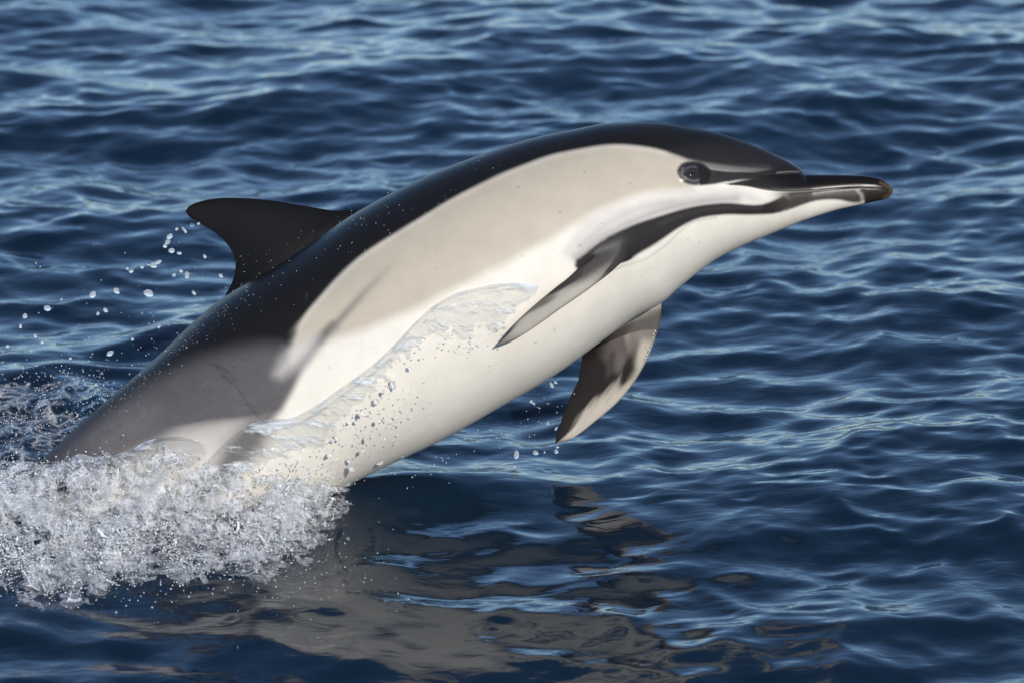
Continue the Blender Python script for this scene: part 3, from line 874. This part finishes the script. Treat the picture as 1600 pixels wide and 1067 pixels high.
# --- veil of water trailing from the flipper along the flank
def veil(name, edge, widths, dirs, label, seed, nt_=330, nv_=70, lip=1.0, ragged=0.80):
    tt = np.linspace(0, 1, nt_)
    e2 = catmull(edge, tt)
    eseg = np.r_[0, np.cumsum(np.linalg.norm(np.diff(np.array(edge, float), axis=0), axis=1))]; eseg /= eseg[-1]
    wid = np.interp(tt, eseg, widths)
    dirn = np.stack([np.interp(tt, dirs[0], dirs[1]), np.ones(nt_)], -1); dirn /= np.linalg.norm(dirn, axis=1)[:, None]
    vv = np.linspace(0, 1.15, nv_)
    QX = e2[:, 0:1] + dirn[:, 0:1] * wid[:, None] * vv; QY = e2[:, 1:2] + dirn[:, 1:2] * wid[:, None] * vv
    dv = vv[None, :] * wid[:, None]                      # distance from the leading lip, units
    bead = 8.0 * lip * np.exp(-((dv - 7) / 6.0) ** 2)
    ridge = bead + 4 * lip * smooth01(dv / 18)
    rdg = 1 - np.abs(2 * fbm((QX + 0.6 * QY) / 34 + seed, (QY - 0.6 * QX) / 9, seed, 3) - 1) * 2.2
    wr = rdg * 4.2 * smooth01((dv - 8) / 14) + (fbm(QX / 6, QY / 6, seed + 4) - 0.5) * 2.0 * smooth01((dv - 8) / 10)
    ends = smooth01(tt / 0.06) * smooth01((1 - tt) / 0.06)
    off = 0.5 + (ridge * (0.75 + 0.5 * fbm(tt * 11, tt * 0, seed + 3))[:, None] + wr) * ends[:, None] * smooth01(dv / 5)
    off = 0.4 + np.log1p(np.exp((off - 0.4) * 1.5)) / 1.5
    QW = np.vectorize(skin_w)(QX, QY) + off
    VV = seen(QX, QY, QW * K)
    cut = ragged + 0.75 * (fbm(QX / 16, QY / 16, seed + 21) - 0.5) + 0.5 * (fbm(QX / 5, QY / 5, seed + 22) - 0.5)
    keepq = (vv[None, :] < cut)
    idx = np.arange(nt_ * nv_).reshape(nt_, nv_)
    q = np.stack([idx[:-1, :-1], idx[:-1, 1:], idx[1:, 1:], idx[1:, :-1]], -1)
    q = q[keepq[:-1, :-1] & keepq[1:, 1:]]
    return new_obj(name, VV.reshape(-1, 3), q, M_VEIL, kind='stuff', label=label, category='water sheet')
veil('water_sheet', [(842, 447), (815, 442), (785, 443), (750, 449), (712, 459), (680, 476), (650, 502), (622, 532), (592, 561), (560, 586), (530, 607), (492, 634),
        (455, 652), (420, 655), (392, 662), (360, 684), (330, 712), (310, 738)],
     np.array([20, 62, 88, 90, 82, 66, 46, 36, 36, 42, 54, 66, 74, 82, 84, 80, 70, 60], float), ([0, .2, .45, 1], [-0.35, 0.05, 0.55, 0.45]),
     'clear rippled sheet of water streaming off the near flipper along the flank', 5)
veil('water_sheet', [(318, 690), (290, 683), (262, 682), (235, 687), (212, 698), (194, 714), (182, 730)], np.array([30, 45, 55, 60, 55, 45, 35], float),
     ([0, 1], [0.2, 0.5]), 'rounded lobe of clear water sliding over the grey tail stock', 15, 120, 40, 1.0, 0.9)
veil('water_sheet', [(178, 724), (160, 716), (138, 714), (115, 718), (96, 727), (82, 738)], np.array([20, 28, 32, 32, 28, 20], float),
     ([0, 1], [0.2, 0.5]), 'small low lobe of clear water where the tail stock meets the splash', 25, 100, 30, 0.8, 0.9)

# --- the splash where the body leaves the sea: torn sheets of churned water under ligaments and clots
TOP_X = [-260, 0, 60, 120, 200, 260, 330, 420, 500, 545, 580]
TOP_Y = [780, 748, 750, 740, 730, 724, 742, 752, 752, 750, 770]
def foam_height(x, g):
    """height (units above the level sea) of the heaped water at level position (x, g)"""
    g = g - 18
    top = np.interp(x, TOP_X, TOP_Y) - 18 + 26 * (fbm(x / 30.0, g * 0 + 0.5, 61) - 0.5)
    crest = np.clip(800 - top, 8, 200)
    prof = np.where(g < 800, smooth01((g - 756) / 40), np.exp(-((g - 800) / 42.0) ** 1.5))
    return np.minimum(crest * prof, np.maximum(g - top, 0)) + 2
FV = []; FQ = []; base_ = 0
lx, lg = np.meshgrid(np.linspace(-270, 610, 360), np.linspace(782, 975, 92), indexing='ij')
for fac, seed in ((0.0, 100), (0.35, 120), (0.7, 140), (1.0, 160)):
    gp = ground(lx, lg)
    wx, wy = gp[..., 0], gp[..., 1]
    m = foam_mask(lx, lg - (0 if fac else 22))
    bump = (fbm(wx / 0.060, wy / 0.085, seed) - 0.5) * 0.040 + (fbm(wx / 0.018, wy / 0.024, seed + 7) - 0.5) * 0.012
    z = sea_z(wx, wy) * (1 - 0.6 * fac) + foam_height(lx, lg) * K * fac * (0.8 + 0.5 * fbm(wx / 0.08, wy / 0.1, seed + 2)) + bump * fac + 0.004
    P = np.stack([wx + (fbm(wx / 0.03, wy / 0.03, seed + 9) - 0.5) * 0.03, wy + (fbm(wx / 0.03, wy / 0.04, seed + 11) - 0.5) * 0.05, z], -1)
    dens = 0.65 * fbm(wx / 0.045, wy / 0.070, seed + 3) + 0.35 * fbm(wx / 0.012, wy / 0.016, seed + 5)
    ok_ = (m > 0.03) & (dens * (0.45 + 0.55 * smooth01(m * 1.6)) > 0.30 + 0.13 * smooth01((lg - 815) / 70) + (0.05 if fac > 0.6 else 0))
    n_, m_ = P.shape[:2]
    idx = np.arange(n_ * m_).reshape(n_, m_) + base_
    q_ = np.stack([idx[:-1, :-1], idx[1:, :-1], idx[1:, 1:], idx[:-1, 1:]], -1)
    FQ.append(q_[ok_[:-1, :-1] & ok_[1:, 1:] & ok_[1:, :-1]]); FV.append(P.reshape(-1, 3)); base_ += n_ * m_
FV = np.concatenate(FV); FQ = np.concatenate(FQ)
used = np.unique(FQ); remap = -np.ones(len(FV), int); remap[used] = np.arange(len(used))
new_obj('foam', FV[used], remap[FQ], M_FOAM, kind='stuff', label='torn white foam heaped on the sea beside the emerging body', category='foam')

pts = []; rad = []
def foam_site():
    while True:
        g = 792 + 155 * random.random() ** 1.2
        x = random.uniform(-240, 610)
        m = float(foam_mask(np.array(x), np.array(g)))
        if random.random() > m: continue
        dn = float(fbm(np.array(x / 26.0 + 3), np.array(g / 9.0), 41, 4))
        if dn < 0.44 + 0.14 * random.random() + 0.05 * (g - 792) / 155: continue
        hm = float(foam_height(np.array(x), np.array(g)))
        return x, g, hm * (0.15 + 1.0 * random.random())
for k_ in range(2700):
    x, gyp, h = foam_site()
    p = afloat(x, gyp) + np.array([0, 0, h * K])
    string = random.random() < 0.06
    n = random.randint(18, 34) if string else random.choice((1, 1, 2, 3, 5, 8, 12))
    r = random.uniform(0.8, 1.5) if (random.random() < 0.88 or string) else random.uniform(1.4, 2.5)
    d = np.array([random.gauss(0, 1), random.gauss(0, 0.8), random.gauss(0.1, 0.7)]); d /= np.linalg.norm(d)
    for m_ in range(n):
        pts.append(p.copy()); rad.append(r * K * (0.7 + 0.6 * random.random()))
        cv = 0.16 if string else 0.45
        d = d + np.array([random.gauss(0, cv), random.gauss(0, cv), random.gauss(0, cv)]); d /= np.linalg.norm(d)
        p = p + d * r * K * 1.25
pts = np.array(pts); rad = np.array(rad)
raw = spheres('splash', pts, rad * 1.15, 1, M_SPLASH)
mod = raw.modifiers.new('m', 'REMESH'); mod.mode = 'VOXEL'; mod.voxel_size = 0.0017
sm = raw.modifiers.new('s', 'SMOOTH'); sm.iterations = 1; sm.factor = 0.5
dg = bpy.context.evaluated_depsgraph_get()
me2 = bpy.data.meshes.new_from_object(raw.evaluated_get(dg))
raw.modifiers.clear(); old = raw.data; raw.data = me2; me2.name = 'splash'; bpy.data.meshes.remove(old)
me2.shade_smooth()
if not me2.materials: me2.materials.append(M_SPLASH)
tag(raw, 'stuff', 'white strings and clots of water thrown up around the base of the leaping dolphin', 'splash')
print('splash tris', len(me2.polygons))

# --- lacy foam left on the sea behind the tail
lx, lg = np.meshgrid(np.linspace(-300, 240, 200), np.linspace(575, 762, 150), indexing='ij')
gp = ground(lx, lg); wx, wy = gp[..., 0], gp[..., 1]
P = np.stack([wx, wy, sea_z(wx, wy) + 0.004 + 0.02 * np.clip(fbm(wx / 0.05, wy / 0.09, 201) - 0.45, 0, 1)], -1)
ok_ = (0.6 * fbm(wx / 0.10, wy / 0.22, 203) + 0.4 * fbm(wx / 0.02, wy / 0.04, 213)) * smooth01((lg - 588) / 50) * smooth01((215 - lx - 0.25 * (lg - 590)) / 150) * smooth01((lx + 290) / 150) * smooth01((775 - lg) / 50) > 0.24
idx = np.arange(lx.size).reshape(lx.shape)
q_ = np.stack([idx[:-1, :-1], idx[1:, :-1], idx[1:, 1:], idx[:-1, 1:]], -1)[ok_[:-1, :-1] & ok_[1:, 1:]]
used = np.unique(q_); remap = -np.ones(lx.size, int); remap[used] = np.arange(len(used))
new_obj('wake_foam', P.reshape(-1, 3)[used], remap[q_], M_LACE, kind='stuff', label='lacy bluish foam on the sea behind the tail', category='foam')

# --- fine spray over and around the splash
sp = []; sr = []
bp_ = []; br_ = []
for k_ in range(11500):
    x, gyp, h = foam_site()
    p = afloat(x, gyp) + np.array([random.gauss(0, 0.012), random.gauss(0, 0.02), max(0.0, h * 1.05 + random.gauss(0, 5)) * K])
    r_ = K * min(3.4, 0.45 * math.exp(random.gauss(0.42, 0.5)))
    if random.random() < 0.7: bp_.append(p); br_.append(r_)
    else: sp.append(p); sr.append(r_ * 1.3)
for k_ in range(700):      # flecks on the dark water around the splash
    x = random.uniform(-40, 480); g = random.gauss(900, 26) - max(0, x - 250) * 0.25
    bp_.append(afloat(x, g) + np.array([0, 0, abs(random.gauss(0, 0.012))])); br_.append(K * random.uniform(0.5, 1.5))
for k_ in range(500):      # over the churned wake behind the tail
    x = random.uniform(-40, 170); g = random.uniform(600, 735)
    bp_.append(afloat(x, g) + np.array([0, 0, abs(random.gauss(0, 0.025))])); br_.append(K * random.uniform(0.4, 1.3))
for k_ in range(170):      # wet flecks along the lower back
    t = random.random(); x = 160 + 230 * t; y = 632 - 205 * t + abs(random.gauss(0, 24)) + 4
    sp.append(seen(x, y, (skin_w(x, y) + 0.6) * K)); sr.append(K * random.uniform(0.3, 0.9))
for k_ in range(130):      # beads on the dark back and fin
    t = random.random(); x = 300 + 480 * t; y = 420 - 190 * t + abs(random.gauss(0, 60))
    sp.append(seen(x, y, (skin_w(x, y) + 1) * K)); sr.append(K * random.uniform(0.3, 0.85))
for k_ in range(90):      # white beads standing in for sparkle along the water sheet's torn edge
    t = random.random(); x = 500 + 300 * t; y = np.interp(x, [500, 560, 600, 640, 680, 740, 800], [690, 640, 612, 570, 535, 540, 520]) + random.gauss(0, 9)
    bp_.append(seen(x, y, (skin_w(x, y) + random.uniform(3, 12)) * K)); br_.append(K * random.uniform(0.5, 1.5))
for k_ in range(16):       # white beads standing in for wet glints on the far flipper's leading edge
    t = k_ / 15.0; x = 1026 - 18 * t * t + random.gauss(0, 1.5); y = 492 + 66 * t + random.gauss(0, 3)
    bp_.append(seen(x, y, (-120 - 12 * t + 14) * K)); br_.append(K * random.uniform(0.7, 1.5))
spheres('spray', np.array(bp_), np.array(br_), 1, M_BEAD, kind='stuff', label='bright white specks of spray and beads standing in for sun sparkle and wet glints', category='spray')
for k_ in range(200):      # over the belly
    t = random.random(); x = 470 + 190 * t + random.gauss(0, 22); y = 740 - 150 * t + abs(random.gauss(0, 34))
    sp.append(seen(x, y, (skin_w(x, y) + random.uniform(4, 60)) * K)); sr.append(K * random.uniform(0.5, 1.5))
for k_ in range(330):      # behind the fin and over the tail
    x = random.uniform(0, 330); y = 690 - 0.35 * x - abs(random.gauss(0, 120)) * random.random()
    sp.append(plane(x, y, random.uniform(-0.35, 0.15))); sr.append(K * random.uniform(0.5, 1.4))
for k_ in range(160):      # right of the splash
    sp.append(afloat(random.gauss(470, 90), random.gauss(890, 45)) + np.array([0, 0, random.random() * 0.03])); sr.append(K * random.uniform(0.5, 1.3))
for k_ in range(60):       # below the far flipper and along the belly edge
    t = random.random(); sp.append(plane(620 + 260 * t + random.gauss(0, 14), 735 - 130 * t + abs(random.gauss(0, 26)), random.uniform(-0.15, 0.1))); sr.append(K * random.uniform(0.5, 1.3))
spheres('spray', np.array(sp), np.array(sr), 1, M_DROP, kind='stuff', label='fine spray of tiny clear drops around the leaping dolphin', category='spray')

# --- single drops one can pick out
BIG = {(232, 459): 'largest clear round drop hanging left of the dark back below the dorsal fin',
       (182, 455): 'clear drop just left of the largest round drop below the dorsal fin',
       (145, 461): 'second clear drop left of the largest round drop below the dorsal fin',
       (74, 482): 'larger of the two leftmost clear drops over the open sea',
       (39, 494): 'leftmost small clear drop of the row below the dorsal fin',
       (172, 552): 'lone clear drop low over the sea left of the tail stock',
       (345, 431): 'small clear drop closest to the base of the dorsal fin rear edge',
       (807, 710): 'largest clear drop falling left of the far flipper tip',
       (837, 707): 'clear drop midway between the far flipper tip and the largest falling drop',
       (869, 705): 'clear drop hanging straight below the far flipper tip',
       (549, 732): 'largest clear drop in front of the cream belly just above the splash',
       (614, 601): 'large clear drop highest up in front of the cream belly'}
def drop_label(x, y, label):
    if (x, y) in BIG: return BIG[(x, y)]
    if x < 400 and 350 <= y <= 402 and x > 250: return 'small clear drop in the cluster close behind the dorsal fin rear edge'
    if x < 255 and 405 <= y <= 426: return 'small clear drop in the slanting string left of the dorsal fin'
    if x < 300 and 422 <= y <= 432: return 'small clear drop of the short row beneath the cluster behind the dorsal fin'
    if x < 400: return 'small lone clear drop scattered over the sea left of the dark back'
    if 780 < x and y < 640: return 'small clear drop just below the belly edge left of the far flipper'
    if 780 < x and y < 680: return 'small clear drop beside the rear edge of the far flipper'
    return label
def drops(name, items, label, group, wfun):
    for k_, (x, y, r) in enumerate(items):
        v, f = ICO[3]
        st = np.array([random.uniform(0.75, 1.1), random.uniform(0.8, 1.1), max(0.8, random.gauss(1.15, 0.35))])
        lump = 1 + 0.10 * np.sin(v[:, 0] * 3 + k_) * np.cos(v[:, 2] * 2.5 + k_ * 2)
        o = new_obj(name, v * st * lump[:, None] * r * (1.05 if x < 400 else 0.85) * K, f, M_DROP, label=drop_label(x, y, label), category='water drop', group=group)
        o.location = seen(x, y, wfun(x, y)).tolist()
        o.rotation_euler = (random.uniform(-0.6, 0.6), random.uniform(-1.2, 1.2), 0)
fin_drops = [(232, 459, 7), (182, 455, 5), (145, 461, 5.5), (74, 482, 5), (39, 494, 3.5), (165, 485, 3), (345, 431, 3), (153, 490, 2.4), (172, 552, 4.5), (32, 510, 2.6),
             (55, 525, 2.6), (265, 370, 5), (262, 378, 4.5), (268, 392, 5), (258, 385, 3.5), (280, 396, 3), (300, 352, 3.5), (288, 360, 3), (276, 358, 2.6), (310, 350, 2.6),
             (240, 415, 4.5), (247, 410, 3.5), (232, 413, 3), (222, 418, 3), (205, 424, 3.6), (199, 420, 2.6), (292, 430, 4), (283, 424, 3), (272, 430, 3), (320, 401, 2.6),
             (303, 458, 2.6), (248, 510, 2.6), (96, 468, 2), (12, 541, 3), (66, 535, 3), (110, 560, 2.5), (207, 530, 2.5)]
drops('water_drop', fin_drops, 'clear round water drop flung into the air behind the dorsal fin', 'drops flung off the dorsal fin', lambda x, y: -0.10 + 0.08 * math.sin(x + y))
drops('water_drop', [(807, 710, 5), (837, 707, 4.2), (869, 705, 4), (804, 729, 3.2), (862, 601, 4), (868, 597, 3), (830, 627, 3), (834, 630, 2.6), (869, 669, 2.8), (856, 661, 2.6), (871, 698, 3), (851, 706, 2.4), (800, 742, 3)],
      'clear water drop falling below the far flipper', 'drops falling from the far flipper', lambda x, y: -0.16)
drops('water_drop', [(614, 601, 5), (588, 627, 5), (567, 646, 4.5), (592, 657, 3.5), (571, 686, 3.5), (567, 704, 4), (594, 723, 4), (515, 710, 5), (549, 732, 6), (526, 684, 4),
                     (520, 688, 3), (545, 720, 4.5), (640, 575, 3), (600, 612, 3), (560, 656, 3.2), (545, 660, 3)],
      'clear water drop in front of the cream belly above the splash', 'drops in front of the belly', lambda x, y: (skin_w(x, y) + 22 + 10 * math.sin(x)) * K)
